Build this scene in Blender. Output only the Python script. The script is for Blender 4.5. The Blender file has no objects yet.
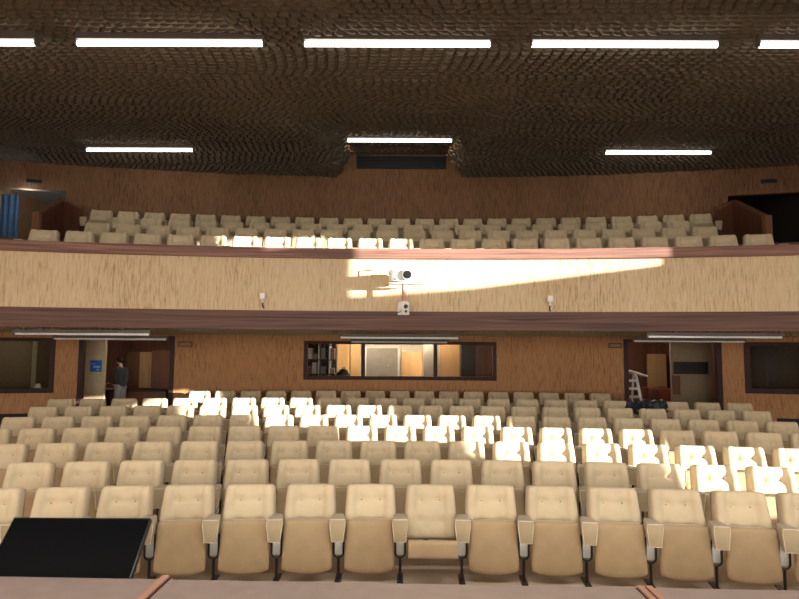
import bpy, bmesh, math, random
from mathutils import Vector, Matrix
random.seed(7)
SC = bpy.context.scene
COL = SC.collection
PI = math.pi

# ------------------------------------------------------------------ camera model
FOC = 600.0
PITCH = math.atan(47.5 / 600); ROLL = math.radians(.35)
ZC = 2.14                       # eye height above the floor of the first row
CY = -19.2                      # centre (0, CY) of all the seat rows' arcs
_F = Vector((0, math.cos(PITCH), math.sin(PITCH))); _r0 = Vector((1, 0, 0)); _u0 = Vector((0, -math.sin(PITCH), math.cos(PITCH)))
_R = _r0 * math.cos(ROLL) + _u0 * math.sin(ROLL); _U = _u0 * math.cos(ROLL) - _r0 * math.sin(ROLL)
EYE = Vector((0, 0, ZC))
def ray(px, py): return _F + _R * ((px - 399.5) / FOC) - _U * ((py - 299.5) / FOC)
def at_d(px, py, d):            # point seen at a photo position on the arc of depth d
    v = ray(px, py); rr = d - CY
    a = v.x**2 + v.y**2; b = -2 * v.y * CY; c = CY * CY - rr * rr
    t = (-b + math.sqrt(b * b - 4 * a * c)) / (2 * a)
    return EYE + v * t
def at_y(px, py, y):
    v = ray(px, py); return EYE + v * (y / v.y)
def at_z(px, py, z):
    v = ray(px, py); return EYE + v * ((z - ZC) / v.z)
def pol(r, ph, z=0): return Vector((r * math.sin(ph), CY + r * math.cos(ph), z))
def phi_of(px, d, py=370):
    p = at_d(px, py, d); return math.atan2(p.x, p.y - CY)

cam = bpy.data.cameras.new('camera'); cam.sensor_width = 36; cam.sensor_fit = 'HORIZONTAL'; cam.lens = FOC / 799 * 36; cam.clip_end = 200
co = bpy.data.objects.new('camera', cam); COL.objects.link(co)
co.matrix_world = Matrix(((_R.x, _U.x, -_F.x, 0), (_R.y, _U.y, -_F.y, 0), (_R.z, _U.z, -_F.z, ZC), (0, 0, 0, 1)))
SC.camera = co

# ------------------------------------------------------------------ materials
def nodes_of(name):
    m = bpy.data.materials.new(name); m.use_nodes = True
    nt = m.node_tree; b = nt.nodes['Principled BSDF']
    return m, nt, b
def N(nt, t, **kw):
    n = nt.nodes.new(t)
    for k, v in kw.items(): setattr(n, k, v)
    return n
def coords(nt, scale, kind='Object'):
    tc = N(nt, 'ShaderNodeTexCoord'); mp = N(nt, 'ShaderNodeMapping'); mp.inputs['Scale'].default_value = scale
    nt.links.new(tc.outputs[kind], mp.inputs['Vector']); return mp.outputs['Vector']
def ramp(nt, fac, stops):
    r = N(nt, 'ShaderNodeValToRGB'); cr = r.color_ramp
    while len(cr.elements) < len(stops): cr.elements.new(.5)
    for e, (p, c) in zip(cr.elements, stops): e.position = p; e.color = (*c, 1)
    nt.links.new(fac, r.inputs['Fac']); return r.outputs['Color']
def bump(nt, b, h, s=.3, dist=.02):
    n = N(nt, 'ShaderNodeBump'); n.inputs['Strength'].default_value = s; n.inputs['Distance'].default_value = dist
    nt.links.new(h, n.inputs['Height']); nt.links.new(n.outputs['Normal'], b.inputs['Normal'])
def flat(name, c, rough=.6, metal=0, emit=None, es=1, spec=.5):
    m, nt, b = nodes_of(name)
    b.inputs['Roughness'].default_value = rough; b.inputs['Metallic'].default_value = metal
    b.inputs['Specular IOR Level'].default_value = spec
    if emit:
        b.inputs['Base Color'].default_value = (*c, 1)
        b.inputs['Emission Color'].default_value = (*emit, 1); b.inputs['Emission Strength'].default_value = es
    else:
        no = N(nt, 'ShaderNodeTexNoise'); no.inputs['Scale'].default_value = 9
        nt.links.new(coords(nt, (1, 1, 1)), no.inputs['Vector'])
        d = [x * .93 for x in c]; l = [min(1, x * 1.06) for x in c]
        nt.links.new(ramp(nt, no.outputs['Fac'], [(.3, d), (.7, l)]), b.inputs['Base Color'])
    return m
def velvet(name, c, dark=.86):
    m, nt, b = nodes_of(name)
    v = coords(nt, (1, 1, 1))
    n1 = N(nt, 'ShaderNodeTexNoise'); n1.inputs['Scale'].default_value = 7; n1.inputs['Detail'].default_value = 6; nt.links.new(v, n1.inputs['Vector'])
    info = N(nt, 'ShaderNodeObjectInfo')
    ad = N(nt, 'ShaderNodeMath', operation='MULTIPLY_ADD'); ad.inputs[1].default_value = .35
    nt.links.new(info.outputs['Random'], ad.inputs[0]); nt.links.new(n1.outputs['Fac'], ad.inputs[2])
    nt.links.new(ramp(nt, ad.outputs[0], [(.35, [x * dark for x in c]), (.95, [min(1, x * 1.07) for x in c])]), b.inputs['Base Color'])
    n2 = N(nt, 'ShaderNodeTexNoise'); n2.inputs['Scale'].default_value = 260; nt.links.new(v, n2.inputs['Vector'])
    bump(nt, b, n2.outputs['Fac'], .25, .004)
    b.inputs['Roughness'].default_value = .92; b.inputs['Specular IOR Level'].default_value = .2
    b.inputs['Sheen Weight'].default_value = .25; b.inputs['Sheen Roughness'].default_value = .5
    return m
def bamboo(name, lo, mid, hi):
    m, nt, b = nodes_of(name)
    n1 = N(nt, 'ShaderNodeTexNoise'); n1.inputs['Scale'].default_value = 1; n1.inputs['Detail'].default_value = 4; n1.inputs['Roughness'].default_value = .65
    nt.links.new(coords(nt, (48, 48, 4)), n1.inputs['Vector'])
    n2 = N(nt, 'ShaderNodeTexNoise'); n2.inputs['Scale'].default_value = 1; n2.inputs['Detail'].default_value = 2
    nt.links.new(coords(nt, (.8, .8, .3)), n2.inputs['Vector'])
    mx = N(nt, 'ShaderNodeMath', operation='MULTIPLY_ADD'); mx.inputs[1].default_value = .25
    nt.links.new(n2.outputs['Fac'], mx.inputs[0]); nt.links.new(n1.outputs['Fac'], mx.inputs[2])
    nt.links.new(ramp(nt, mx.outputs[0], [(.45, lo), (.55, mid), (.74, hi)]), b.inputs['Base Color'])
    bump(nt, b, n1.outputs['Fac'], .3, .01)
    b.inputs['Roughness'].default_value = .75
    return m
def wood(name, dark, light, scale=(1.2, 1.2, 22), rough=.4):
    m, nt, b = nodes_of(name)
    n1 = N(nt, 'ShaderNodeTexNoise'); n1.inputs['Scale'].default_value = 1; n1.inputs['Detail'].default_value = 5; n1.inputs['Distortion'].default_value = .6
    nt.links.new(coords(nt, scale), n1.inputs['Vector'])
    nt.links.new(ramp(nt, n1.outputs['Fac'], [(.3, dark), (.7, light)]), b.inputs['Base Color'])
    b.inputs['Roughness'].default_value = rough
    return m
def glass(name, tint=(.9, .9, .9)):
    m, nt, b = nodes_of(name)
    tr = N(nt, 'ShaderNodeBsdfTransparent'); tr.inputs['Color'].default_value = (*tint, 1)
    gl = N(nt, 'ShaderNodeBsdfGlossy'); gl.inputs['Roughness'].default_value = .03
    fr = N(nt, 'ShaderNodeFresnel'); fr.inputs['IOR'].default_value = 1.05
    mx = N(nt, 'ShaderNodeMixShader'); nt.links.new(fr.outputs[0], mx.inputs[0]); nt.links.new(tr.outputs[0], mx.inputs[1]); nt.links.new(gl.outputs[0], mx.inputs[2])
    nt.links.new(mx.outputs[0], nt.nodes['Material Output'].inputs['Surface'])
    return m
M = dict(
    cream=velvet('cream_velvet', (.58, .465, .30)),
    tan=velvet('tan_velvet', (.42, .295, .165)),
    shell=wood('tan_shell', (.30, .19, .09), (.42, .28, .14)),
    button=flat('button', (.16, .115, .065), .8),  # darkened: the colour carries the shadow of the tuft dimples
    arm=velvet('arm_velvet', (.42, .325, .20)),
    piping=flat('piping', (.72, .62, .45), .8),
    black=flat('black_metal', (.012, .012, .014), .35),
    offwhite=flat('off_white', (.80, .78, .73), .5),
    fascia=bamboo('straw_matting', (.36, .24, .12), (.57, .41, .23), (.66, .51, .315)),
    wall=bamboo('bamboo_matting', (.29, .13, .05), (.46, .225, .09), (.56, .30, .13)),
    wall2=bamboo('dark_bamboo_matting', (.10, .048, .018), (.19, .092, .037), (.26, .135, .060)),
    rail=wood('reddish_rail_wood', (.10, .042, .028), (.32, .155, .11), (.5, 1.5, 26), .6),
    band=wood('dark_band_wood', (.05, .021, .014), (.17, .078, .055), (.45, 1.5, 20), .65),
    frame=wood('maroon_frame_wood', (.03, .011, .010), (.06, .023, .02), (6, 6, 1), .7),
    panelwood=wood('red_brown_wood', (.10, .036, .02), (.17, .065, .035), (8, 8, .7), .4),
    orange=wood('light_oak_board', (.55, .32, .13), (.68, .42, .19), (16, 16, 1), .5),
    carton=flat('pulp_carton', (.12, .097, .07), .9, spec=.15),
    carton2=flat('pulp_carton_soffit', (.34, .26, .16), .9, spec=.15),
    floor=wood('beige_floor', (.50, .38, .27), (.62, .50, .38), (3, .5, 3), .6),
    lino=flat('pink_brown_linoleum', (.33, .245, .21), .42),
    salmon=wood('salmon_wood_strip', (.42, .21, .14), (.58, .31, .21), (1, 3, 3), .45),
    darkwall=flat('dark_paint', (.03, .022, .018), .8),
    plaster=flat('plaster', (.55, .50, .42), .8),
    grey=flat('grey_steel', (.42, .41, .39), .4),
    batten=flat('batten_grey', (.13, .12, .105), .6),
    tube_off=flat('white_tube', (.9, .9, .88), .3),
    glow=flat('lit_diffuser', (.9, .9, .9), .4, emit=(1, .96, .88), es=9),
    screen=flat('black_screen', (.003, .003, .0035), .35, spec=.03),
    bezel=flat('black_bezel', (.012, .012, .012), .4),
    glass=glass('window_glass', (.88, .88, .86)),
    blue=flat('blue_notice', (.03, .16, .55), .5),
    lightblue=flat('pale_blue_print', (.25, .5, .85), .5),
    curtain=flat('blue_curtain', (.05, .10, .17), .6),
    skin=flat('skin', (.52, .32, .22), .55),
    hair=flat('dark_hair', (.014, .01, .008), .6),
    sweater=velvet('charcoal_knit', (.045, .045, .05)),
    trousers=flat('light_grey_cloth', (.40, .40, .40), .85),
    cloth=flat('dark_navy_cloth', (.022, .026, .04), .5),
    paper=flat('paper', (.75, .73, .7), .7),
    beigepanel=flat('beige_brown_panel', (.26, .19, .12), .7),
    greyboard=flat('grey_board', (.17, .15, .13), .6),
    redbox=wood('red_cabinet_wood', (.20, .05, .025), (.30, .085, .045), (3, 3, 3), .4),
    lens=flat('dark_lens', (.015, .015, .018), .1),
    dishes=flat('equipment', (.16, .14, .13), .5),
)

# ------------------------------------------------------------------ geometry helpers
class MB:
    def __init__(s): s.v = []; s.f = []
    def add(s, vs, fs):
        o = len(s.v); s.v += [tuple(v) for v in vs]; s.f += [tuple(i + o for i in f) for f in fs]; return s
    def hexa(s, p):             # 8 points: bottom ring 0-3, top ring 4-7
        return s.add(p, [(3, 2, 1, 0), (4, 5, 6, 7), (0, 1, 5, 4), (1, 2, 6, 5), (2, 3, 7, 6), (3, 0, 4, 7)])
    def box(s, x0, x1, y0, y1, z0, z1):
        return s.hexa([(x0, y0, z0), (x1, y0, z0), (x1, y1, z0), (x0, y1, z0), (x0, y0, z1), (x1, y0, z1), (x1, y1, z1), (x0, y1, z1)])
    def tube(s, pts, r, n=8, closed=False):
        pts = [Vector(p) for p in pts]; rings = []; m = len(pts)
        for i, p in enumerate(pts):
            a = pts[(i - 1) % m] if (i > 0 or closed) else p
            c = pts[(i + 1) % m] if (i < m - 1 or closed) else p
            t = (c - a).normalized(); up = Vector((0, 1, 0)) if abs(t.y) < .9 else Vector((1, 0, 0))
            x = t.cross(up).normalized(); y = x.cross(t)
            rr = r[i] if isinstance(r, (list, tuple)) else r
            rings.append([p + x * (rr * math.cos(2 * PI * k / n)) + y * (rr * math.sin(2 * PI * k / n)) for k in range(n)])
        vs = [v for rg in rings for v in rg]; fs = []
        for i in range(m if closed else m - 1):
            j = (i + 1) % m
            for k in range(n):
                fs.append((i * n + k, i * n + (k + 1) % n, j * n + (k + 1) % n, j * n + k))
        if not closed: fs += [tuple(range(n))[::-1], tuple((m - 1) * n + k for k in range(n))]
        return s.add(vs, fs)
    def prism(s, poly, d):      # 3-D polygon extruded by vector d
        n = len(poly); d = Vector(d); a = [Vector(p) for p in poly]
        return s.add(a + [p + d for p in a], [tuple(range(n))[::-1], tuple(range(n, 2 * n))] + [(i, (i + 1) % n, (i + 1) % n + n, i + n) for i in range(n)])
    def arc(s, r0, r1, p0, p1, z0, z1, n=None, dz=None):   # solid piece of a curved wall
        n = n or max(1, int(abs(p1 - p0) * 60)); vs = []; fs = []
        for i in range(n + 1):
            ph = p0 + (p1 - p0) * i / n
            vs += [pol(r0, ph, z0), pol(r1, ph, z0), pol(r1, ph, z1), pol(r0, ph, z1)]
        for i in range(n):
            for k in range(4):
                fs.append((i * 4 + k, (i + 1) * 4 + k, (i + 1) * 4 + (k + 1) % 4, i * 4 + (k + 1) % 4))
        fs += [(0, 1, 2, 3), (n * 4 + 3, n * 4 + 2, n * 4 + 1, n * 4)]
        return s.add(vs, fs)
    def ball(s, c, r, n=12, m=8):
        c = Vector(c); vs = []; fs = []
        rx, ry, rz = r if isinstance(r, (tuple, list)) else (r, r, r)
        for j in range(m + 1):
            t = PI * j / m
            for i in range(n):
                a = 2 * PI * i / n; vs.append(c + Vector((rx * math.sin(t) * math.cos(a), ry * math.sin(t) * math.sin(a), rz * math.cos(t))))
        for j in range(m):
            for i in range(n): fs.append((j * n + i, (j + 1) * n + i, (j + 1) * n + (i + 1) % n, j * n + (i + 1) % n))
        return s.add(vs, fs)
    def build(s, name, mat, parent=None, loc=None, smooth=False, bevel=0, rot=None):
        me = bpy.data.meshes.new(name); me.from_pydata([tuple(v) for v in s.v], [], s.f)
        bm = bmesh.new(); bm.from_mesh(me)
        bmesh.ops.remove_doubles(bm, verts=bm.verts, dist=1e-5)
        bmesh.ops.recalc_face_normals(bm, faces=bm.faces)
        if bevel:
            ed = [e for e in bm.edges if len(e.link_faces) == 2 and e.calc_face_angle(0) > .6]
            bmesh.ops.bevel(bm, geom=ed, offset=bevel, segments=2, affect='EDGES', profile=.5)
        bm.to_mesh(me); bm.free()
        if smooth or bevel:
            for p in me.polygons: p.use_smooth = True
            if bevel or smooth == 'auto':
                me.set_sharp_from_angle(angle=.7)
        me.materials.append(M[mat])
        o = bpy.data.objects.new(name, me); COL.objects.link(o)
        if parent: o.parent = parent
        if loc is not None: o.location = loc
        if rot is not None: o.rotation_euler = rot
        return o
def tag(o, label=None, cat=None, group=None, kind=None):
    if label: o['label'] = label
    if cat: o['category'] = cat
    if group: o['group'] = group
    if kind: o['kind'] = kind
    return o
def empty(name, loc=(0, 0, 0), rz=0, **kw):
    o = bpy.data.objects.new(name, None); COL.objects.link(o); o.location = loc; o.rotation_euler = (0, 0, rz); o.empty_display_size = .1
    return tag(o, **kw)
def struct(name, mb, mat, parent=None, **kw):
    o = mb.build(name, mat, parent, **kw)
    if not parent: o['kind'] = 'structure'
    return o
def kids(o): return [c for c in COL.objects if c.parent == o]
def sst(a, b, x):
    t = max(0, min(1, (x - a) / (b - a))); return t * t * (3 - 2 * t)

# ------------------------------------------------------------------ levels
XW = 9.6
DW = 14.7; RW = DW - CY                     # the curved back wall
DB = 10.3; RB = DB - CY                     # the balcony front
def floor_z(d):
    pts = [(5.6, 0), (7.7, .105), (12.1, .275), (14, .29)]
    if d <= 5.6: return 0
    for (a, za), (b, zb) in zip(pts, pts[1:]):
        if d <= b: return za + (zb - za) * (d - a) / (b - a)
    return .29
Z_ST = .64
Z_SOF = 2.45; Z_CR = 2.75; Z_RB = 3.655; Z_RT = 3.83
def side_z(d):
    pts = [(-20, 5.62), (3.5, 5.62), (7.05, 5.94), (12.6, 6.43), (13.6, 6.42), (14.7, 6.38), (20, 6.3)]
    for (a, za), (b, zb) in zip(pts, pts[1:]):
        if d <= b: return za + (zb - za) * (d - a) / (b - a)
    return 6.3
def ceil_z(x, y):
    d = math.hypot(x, y - CY) + CY
    zs = side_z(d)
    zc = 5.94 + (d - 7.05) * .134 if d > 7.05 else zs
    if d > 13.5: zc = max(zc, 6.94 - (14.7 - d) * .07)
    w = 1 - sst(1.2, 1.62 + max(0, 12.5 - d) * .35, abs(x))
    return zs + max(0, zc - zs) * w * sst(7.5, 12.2, d)

def eggcrate(x0, x1, y0, y1, px, py, h, zf, inside):
    """hanging egg-carton cells in staggered courses; every tray of cells has a lean of its own"""
    vs = []; fs = []; ny = int((y1 - y0) / py); nx = int((x1 - x0) / px); trays = {}
    for j in range(ny):
        sh = random.random()
        for i in range(-1, nx):
            xa = x0 + (i + sh) * px; ya = y0 + j * py; xa1 = min(x1, xa + px); xa = max(x0, xa); x = (xa + xa1) / 2; y = ya + py / 2
            if xa1 - xa < .01 or not inside(x, y): continue
            k = (i // 9, j // 9)
            if k not in trays: trays[k] = (random.choice((-1, 1)) * random.uniform(.08, .25), random.uniform(-.38, -.2), random.uniform(.6, 1.25))
            tx, ty, th = trays[k]
            o = len(vs); g = .004
            for (a, b) in ((xa, ya), (xa1, ya), (xa1, ya + py), (xa, ya + py)): vs.append((a, b, zf(a, b)))
            cx = x + (tx + random.uniform(-.05, .05)) * px; cy = y + (ty + random.uniform(-.06, .06)) * py; cz = zf(x, y) - h * th * random.uniform(.85, 1.15)
            qx = px * .22; qy = py * .09
            vs.extend([(cx - qx, cy - qy, cz), (cx + qx, cy - qy, cz), (cx + qx, cy + qy, cz), (cx - qx, cy + qy, cz)])
            fs.extend([(o, o + 1, o + 5, o + 4), (o + 1, o + 2, o + 6, o + 5), (o + 2, o + 3, o + 7, o + 6), (o + 3, o, o + 4, o + 7), (o + 4, o + 5, o + 6, o + 7)])
    return MB().add(vs, fs)

# ------------------------------------------------------------------ room shell
def fl(p0, p1, d0, d1, n, m, zf):
    vs = []; fs = []
    for j in range(m + 1):
        for i in range(n + 1):
            d = d0 + (d1 - d0) * j / m; ph = p0 + (p1 - p0) * i / n
            vs.append(pol(d - CY, ph, zf(d)))
    for j in range(m):
        for i in range(n):
            a = j * (n + 1) + i; fs.append((a, a + 1, a + n + 2, a + n + 1))
    return vs, fs
mb = MB(); vs, fs = fl(-.42, .42, 2.6, 22, 40, 60, floor_z); mb.add(vs, fs)
struct('floor', mb, 'floor')
# stage: pink brown linoleum; its front edge is very slightly skew to the camera
eL = at_z(0, 576.5, Z_ST); eR = at_z(799, 590.5, Z_ST)
sl = (eR.y - eL.y) / (eR.x - eL.x); ymid = eL.y - sl * eL.x
def edge_y(x): return ymid + sl * x
mb = MB(); mb.prism([(-XW, -8, 0), (XW, -8, 0), (XW, edge_y(XW), 0), (-XW, edge_y(-XW), 0)], (0, 0, Z_ST))
struct('floor_stage', mb, 'lino')
def strip(pa, pb, w, name):
    a = at_z(*pa, Z_ST); b = at_z(*pb, Z_ST); dr = (b - a).normalized(); sd = Vector((dr.y, -dr.x, 0))
    a = a + dr * .0; b = a + dr * 5
    r = MB(); r.hexa([a - sd * w + Vector((0, 0, .001)), a + sd * w + Vector((0, 0, .001)), b + sd * w + Vector((0, 0, .001)), b - sd * w + Vector((0, 0, .001)),
                      a - sd * w + Vector((0, 0, .006)), a + sd * w + Vector((0, 0, .006)), b + sd * w + Vector((0, 0, .006)), b - sd * w + Vector((0, 0, .006))])
    o = r.build(name, 'frame'); o['kind'] = 'structure'
    for s0, s1 in ([(-.62, .62)] if pa[0] < 400 else [(-.8, -.12), (.2, .85)]):
        q = MB(); ps = [a + sd * w * s0, a + sd * w * s1, b + sd * w * s1, b + sd * w * s0]
        q.hexa([p + Vector((0, 0, .004)) for p in ps] + [p + Vector((0, 0, .018)) for p in ps]); q.build('wood_lath', 'salmon', o)
strip((166, 578), (143, 599), .036, 'trim_1'); strip((644.5, 588.5), (655.5, 599), .055, 'trim_2')

# side walls; the right one's unseen openings are shaped to cast the sun patches
def wall_x(x, t, y0, y1, z0, z1, holes):
    br = sorted({y0, y1, *[h[0] for h in holes], *[h[1] for h in holes]}); mb = MB()
    for a, b in zip(br, br[1:]):
        op = []
        for h in holes:
            if h[0] <= a + 1e-6 and h[1] >= b - 1e-6:
                L = lambda q0, q1, y: q0 + (q1 - q0) * (y - h[0]) / (h[1] - h[0])
                op.append((L(h[2], h[3], a), L(h[2], h[3], b), L(h[4], h[5], a), L(h[4], h[5], b)))
        op.sort(); lo = (z0, z0)
        for (la, lb, ha, hb) in op + [(z1, z1, z1, z1)]:
            mb.hexa([(x, a, lo[0]), (x + t, a, lo[0]), (x + t, b, lo[1]), (x, b, lo[1]), (x, a, la), (x + t, a, la), (x + t, b, lb), (x, b, lb)])
            lo = (ha, hb)
    return mb
SUNHOLES = [(2.2, 2.36, 1.64, 1.62, 2.43, 2.46), (2.36, 2.55, 1.0, 1.0, 2.46, 2.5), (2.55, 4.92, 1.0, 1.0, 2.56, 2.56),
            (2.45, 3.54, 5.0, 5.0, 5.5, 5.5), (3.54, 4.87, 4.06, 4.0, 5.5, 5.5), (4.87, 6.62, 4.0, 4.06, 4.85, 4.42)]
struct('wall_right', wall_x(XW, .04, -8, 22, 0, 7.4, SUNHOLES), 'wall')
struct('wall_left', wall_x(-XW - .2, .2, -8, 22, 0, 7.4, []), 'wall')
mb = MB()
for a in ((-XW, XW, -8.2, -8, 0, .8), (-XW, XW, -8.2, -8, 4.2, 7.4), (-XW, -8, -8.2, -8, .8, 4.2), (8, XW, -8.2, -8, .8, 4.2), (-.4, .4, -8.2, -8, .8, 4.2)): mb.box(*a)
struct('wall_stage', mb, 'plaster')
struct('wall_upper_shade', MB().box(-XW, XW, -1.1, -.9, 3.55, 7.2), 'darkwall')  # unseen header wall, added to shade the upper hall

wn = empty('fill_light_surround'); wn['kind'] = 'structure'  # made-up blank window, added as dressing for the side fill lamp
MB().box(XW - .03, XW - .005, -7, .6, 1.4, 4.9).build('backing_panel', 'offwhite', wn)
m = MB()
for a in ((-7.08, -7, 1.32, 4.98), (.6, .68, 1.32, 4.98), (-7, .6, 1.32, 1.4), (-7, .6, 4.9, 4.98)): m.box(XW - .06, XW - .001, *a)
m.build('frame', 'frame', wn)
# ceiling of egg cartons
inside = lambda x, y: math.hypot(x, y - CY) < RW + .1
c = eggcrate(-XW, XW, 4.4, 15.2, .14, .115, .046, ceil_z, inside)
c.box(-XW, XW, -8, 4.4, 5.62, 5.75)
o = struct('ceiling', c, 'carton')
sof = lambda x, y: Z_SOF - .07 * (math.hypot(x, y - CY) - RB) / 4.4
c = eggcrate(-XW, XW, 8.0, 15.0, .10, .10, .04, lambda x, y: sof(x, y) + .06, lambda x, y: RB + .17 < math.hypot(x, y - CY) < RW + .1)
struct('ceiling_under_balcony', c, 'carton2')

# balcony: dark band, straw panel, rail, stepped floor
PB = .355
struct('trim_3', MB().arc(RB, RB + .09, -PB, PB, Z_SOF - .02, Z_CR, 60), 'band')
struct('wall_balcony', MB().arc(RB + .012, RB + .14, -PB, PB, Z_CR, Z_RB, 60), 'fascia')
struct('trim_4', MB().arc(RB - .05, RB + .20, -PB, PB, Z_RB, Z_RT, 60), 'rail', bevel=.012)
BROW = [(11.0, 3.31), (12.2, 3.70), (13.27, 4.04), (14.12, 4.36)]
mb = MB(); bd = [10.3 + .09, 11.1, 12.3, 13.37, 14.75]
for (d0, d1), (_, z) in zip(zip(bd, bd[1:]), BROW): mb.arc(d0 - CY, d1 - CY, -PB, PB, 2.62, z, 50)
struct('floor_balcony', mb, 'band')

# back wall
ph = lambda px, py=370: phi_of(px, DW, py)
zz = lambda px, py: at_d(px, py, DW).z
T = .16
low = MB(); zt = 2.62
zwl = zz(30, 393) - .0; zwr = zz(780, 394)
zwt = 2.30
def seg(m, p0, p1, z0, z1): m.arc(RW, RW + T, p0, p1, z0, z1)
PA = .36
seg(low, -PA, ph(54), .29, zwl); seg(low, -PA, ph(54), zwt, zt)                  # under and over the left window
seg(low, ph(54), ph(80), .29, zt)
seg(low, ph(80), ph(173), 2.33, zt)
seg(low, ph(173), ph(304), .29, zt)
zb0 = zz(400, 380); zb1 = zz(400, 341.5)
seg(low, ph(304), ph(496), .29, zb0); seg(low, ph(304), ph(496), zb1, zt)
seg(low, ph(496), ph(625), .29, zt)
seg(low, ph(625), ph(721), 2.33, zt)
seg(low, ph(721), ph(745), .29, zt)
seg(low, ph(745), PA, .29, zwr); seg(low, ph(745), PA, zwt, zt)
struct('wall_back', low, 'wall')
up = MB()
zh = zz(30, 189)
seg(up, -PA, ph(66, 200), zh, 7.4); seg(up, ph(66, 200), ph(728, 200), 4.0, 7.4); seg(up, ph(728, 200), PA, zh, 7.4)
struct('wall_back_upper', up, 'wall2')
# dark base strip below the side windows
for nm, a, b in (('baseboard_left', -PA, ph(30)), ('baseboard_right', ph(775), PA)):
    struct(nm, MB().arc(RW - .05, RW, a, b, .29, .60), 'darkwall')

def arc_frame(name, p0, p1, z0, z1, w=.075, mull=(), pane=True, sill=True):
    o = empty(name); o['kind'] = 'structure'
    wp = w / RW; m = MB()
    m.arc(RW - .03, RW + T, p0, p0 + wp, z0, z1, 1); m.arc(RW - .03, RW + T, p1 - wp, p1, z0, z1, 1)
    m.arc(RW - .03, RW + T, p0 + wp, p1 - wp, z1 - w * .8, z1)
    if sill: m.arc(RW - .03, RW + T, p0 + wp, p1 - wp, z0, z0 + w)
    m.build('frame', 'frame', o)
    for q in mull: MB().arc(RW, RW + T * .8, q - wp * .5, q + wp * .5, z0 + w, z1 - w * .8, 1).build('mullion', 'frame', o)
    if pane: MB().arc(RW + .06, RW + .068, p0 + wp, p1 - wp, z0 + w, z1 - w * .8).build('pane', 'glass', o)
    return o
arc_frame('window_1', -PA, ph(54.5), zwl, zwt, .10)
arc_frame('window_2', ph(303.5), ph(496.5), zb0, zb1, .09, (ph(363), ph(435.5)))
arc_frame('window_3', ph(744.5), PA, zwr, zwt, .12)
arc_frame('door_1', ph(78), ph(174), .29, 2.36, .10, pane=False, sill=False)
arc_frame('door_2', ph(624), ph(722), .29, 2.36, .10, pane=False, sill=False)

# ------------------------------------------------------------------ rooms behind the back wall (ground floor)
def box_room(name, x0, x1, y0, y1, z0, z1, mat, t=.1):
    struct('wall_%s_west' % name, MB().box(x0 - t, x0, y0, y1, z0, z1), mat); struct('wall_%s_east' % name, MB().box(x1, x1 + t, y0, y1, z0, z1), mat)
    struct('wall_%s_rear' % name, MB().box(x0 - t, x1 + t, y1, y1 + t, z0, z1), mat)
    struct('ceiling_' + name, MB().box(x0 - t, x1 + t, y0 - .2, y1 + t, z1, z1 + .08), 'plaster' if name == 'booth' else 'darkwall')
box_room('lobby_left', -7.8, -4.9, 14.45, 17.6, .29, 2.6, 'panelwood')
box_room('lobby_right', 4.9, 7.75, 14.45, 17.6, .29, 2.6, 'panelwood')
box_room('booth', -2.9, 2.9, 14.9, 17.4, .29, 2.6, 'plaster')
box_room('control_left', -9.5, -7.95, 14.2, 16.4, .29, 2.6, 'beigepanel')
box_room('control_right', 7.92, 9.5, 14.2, 16.4, .29, 2.6, 'beigepanel')

def board(px0, px1, py0, py1, y, t, mat, name, parent=None, z0=None, z1=None):
    a = at_y(px0, py0, y); b = at_y(px1, py1, y)
    return MB().box(a.x, b.x, y, y + t, b.z if z0 is None else z0, a.z if z1 is None else z1).build(name, mat, parent)
# --- left lobby
o = board(86, 102.5, 340, 420, 14.75, .08, 'plaster', 'wall_pier', z0=.29, z1=2.6); o['kind'] = 'structure'
M['plaster_y'] = flat('yellowish_plaster', (.62, .50, .31), .8); o.data.materials[0] = M['plaster_y']
s = empty('wall_notice', at_y(96, 366, 14.73), label='blue square notice on the pale pier inside the left doorway', cat='notice')
MB().box(-.14, .14, -.012, .012, -.14, .14).build('backing', 'blue', s)
for x, z, w, h in ((-.08, .05, .10, .03), (.0, -.02, .17, .05), (.03, -.09, .08, .03)):
    MB().box(x - w / 2 + .02, x + w / 2 + .02, -.016, -.013, z - h / 2, z + h / 2).build('print_mark', 'lightblue', s)
o = board(120, 139, 352, 420, 17.3, .08, 'panelwood', 'door_3', z0=.29); o['kind'] = 'structure'
M['brownleaf'] = wood('brown_leaf_wood', (.18, .075, .035), (.27, .125, .06), (8, 8, .7), .4); o.data.materials[0] = M['brownleaf']
o = board(140, 151, 352, 388, 17.2, .1, 'orange', 'trim_5'); o['kind'] = 'structure'
o = board(152, 172, 350, 420, 16.6, .1, 'panelwood', 'door_4', z0=.29); o['kind'] = 'structure'
ct = empty('counter', (at_y(130, 390, 16.0).x, 16.0, .29), label='dark red-brown counter standing inside the left doorway', cat='counter')
ctz = at_y(130, 390, 16.0).z - .29
MB().box(-.55, .95, 0, .5, 0, ctz - .04).build('body', 'panelwood', ct, bevel=.01)
MB().box(-.6, 1.0, -.04, .54, ctz - .04, ctz).build('worktop', 'frame', ct, bevel=.008)
pz = ctz + .29
pa = empty('paper_stack', (at_y(108, 390, 16.1).x, 16.12, pz), label='loose white papers lying on the counter beside the standing person', cat='papers')
for k in range(3): MB().box(-.15, .15, -.1, .1, .001 + k * .012, .011 + k * .012).build('sheet', 'paper', pa, rot=(0, 0, .3 * k - .2))
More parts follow.
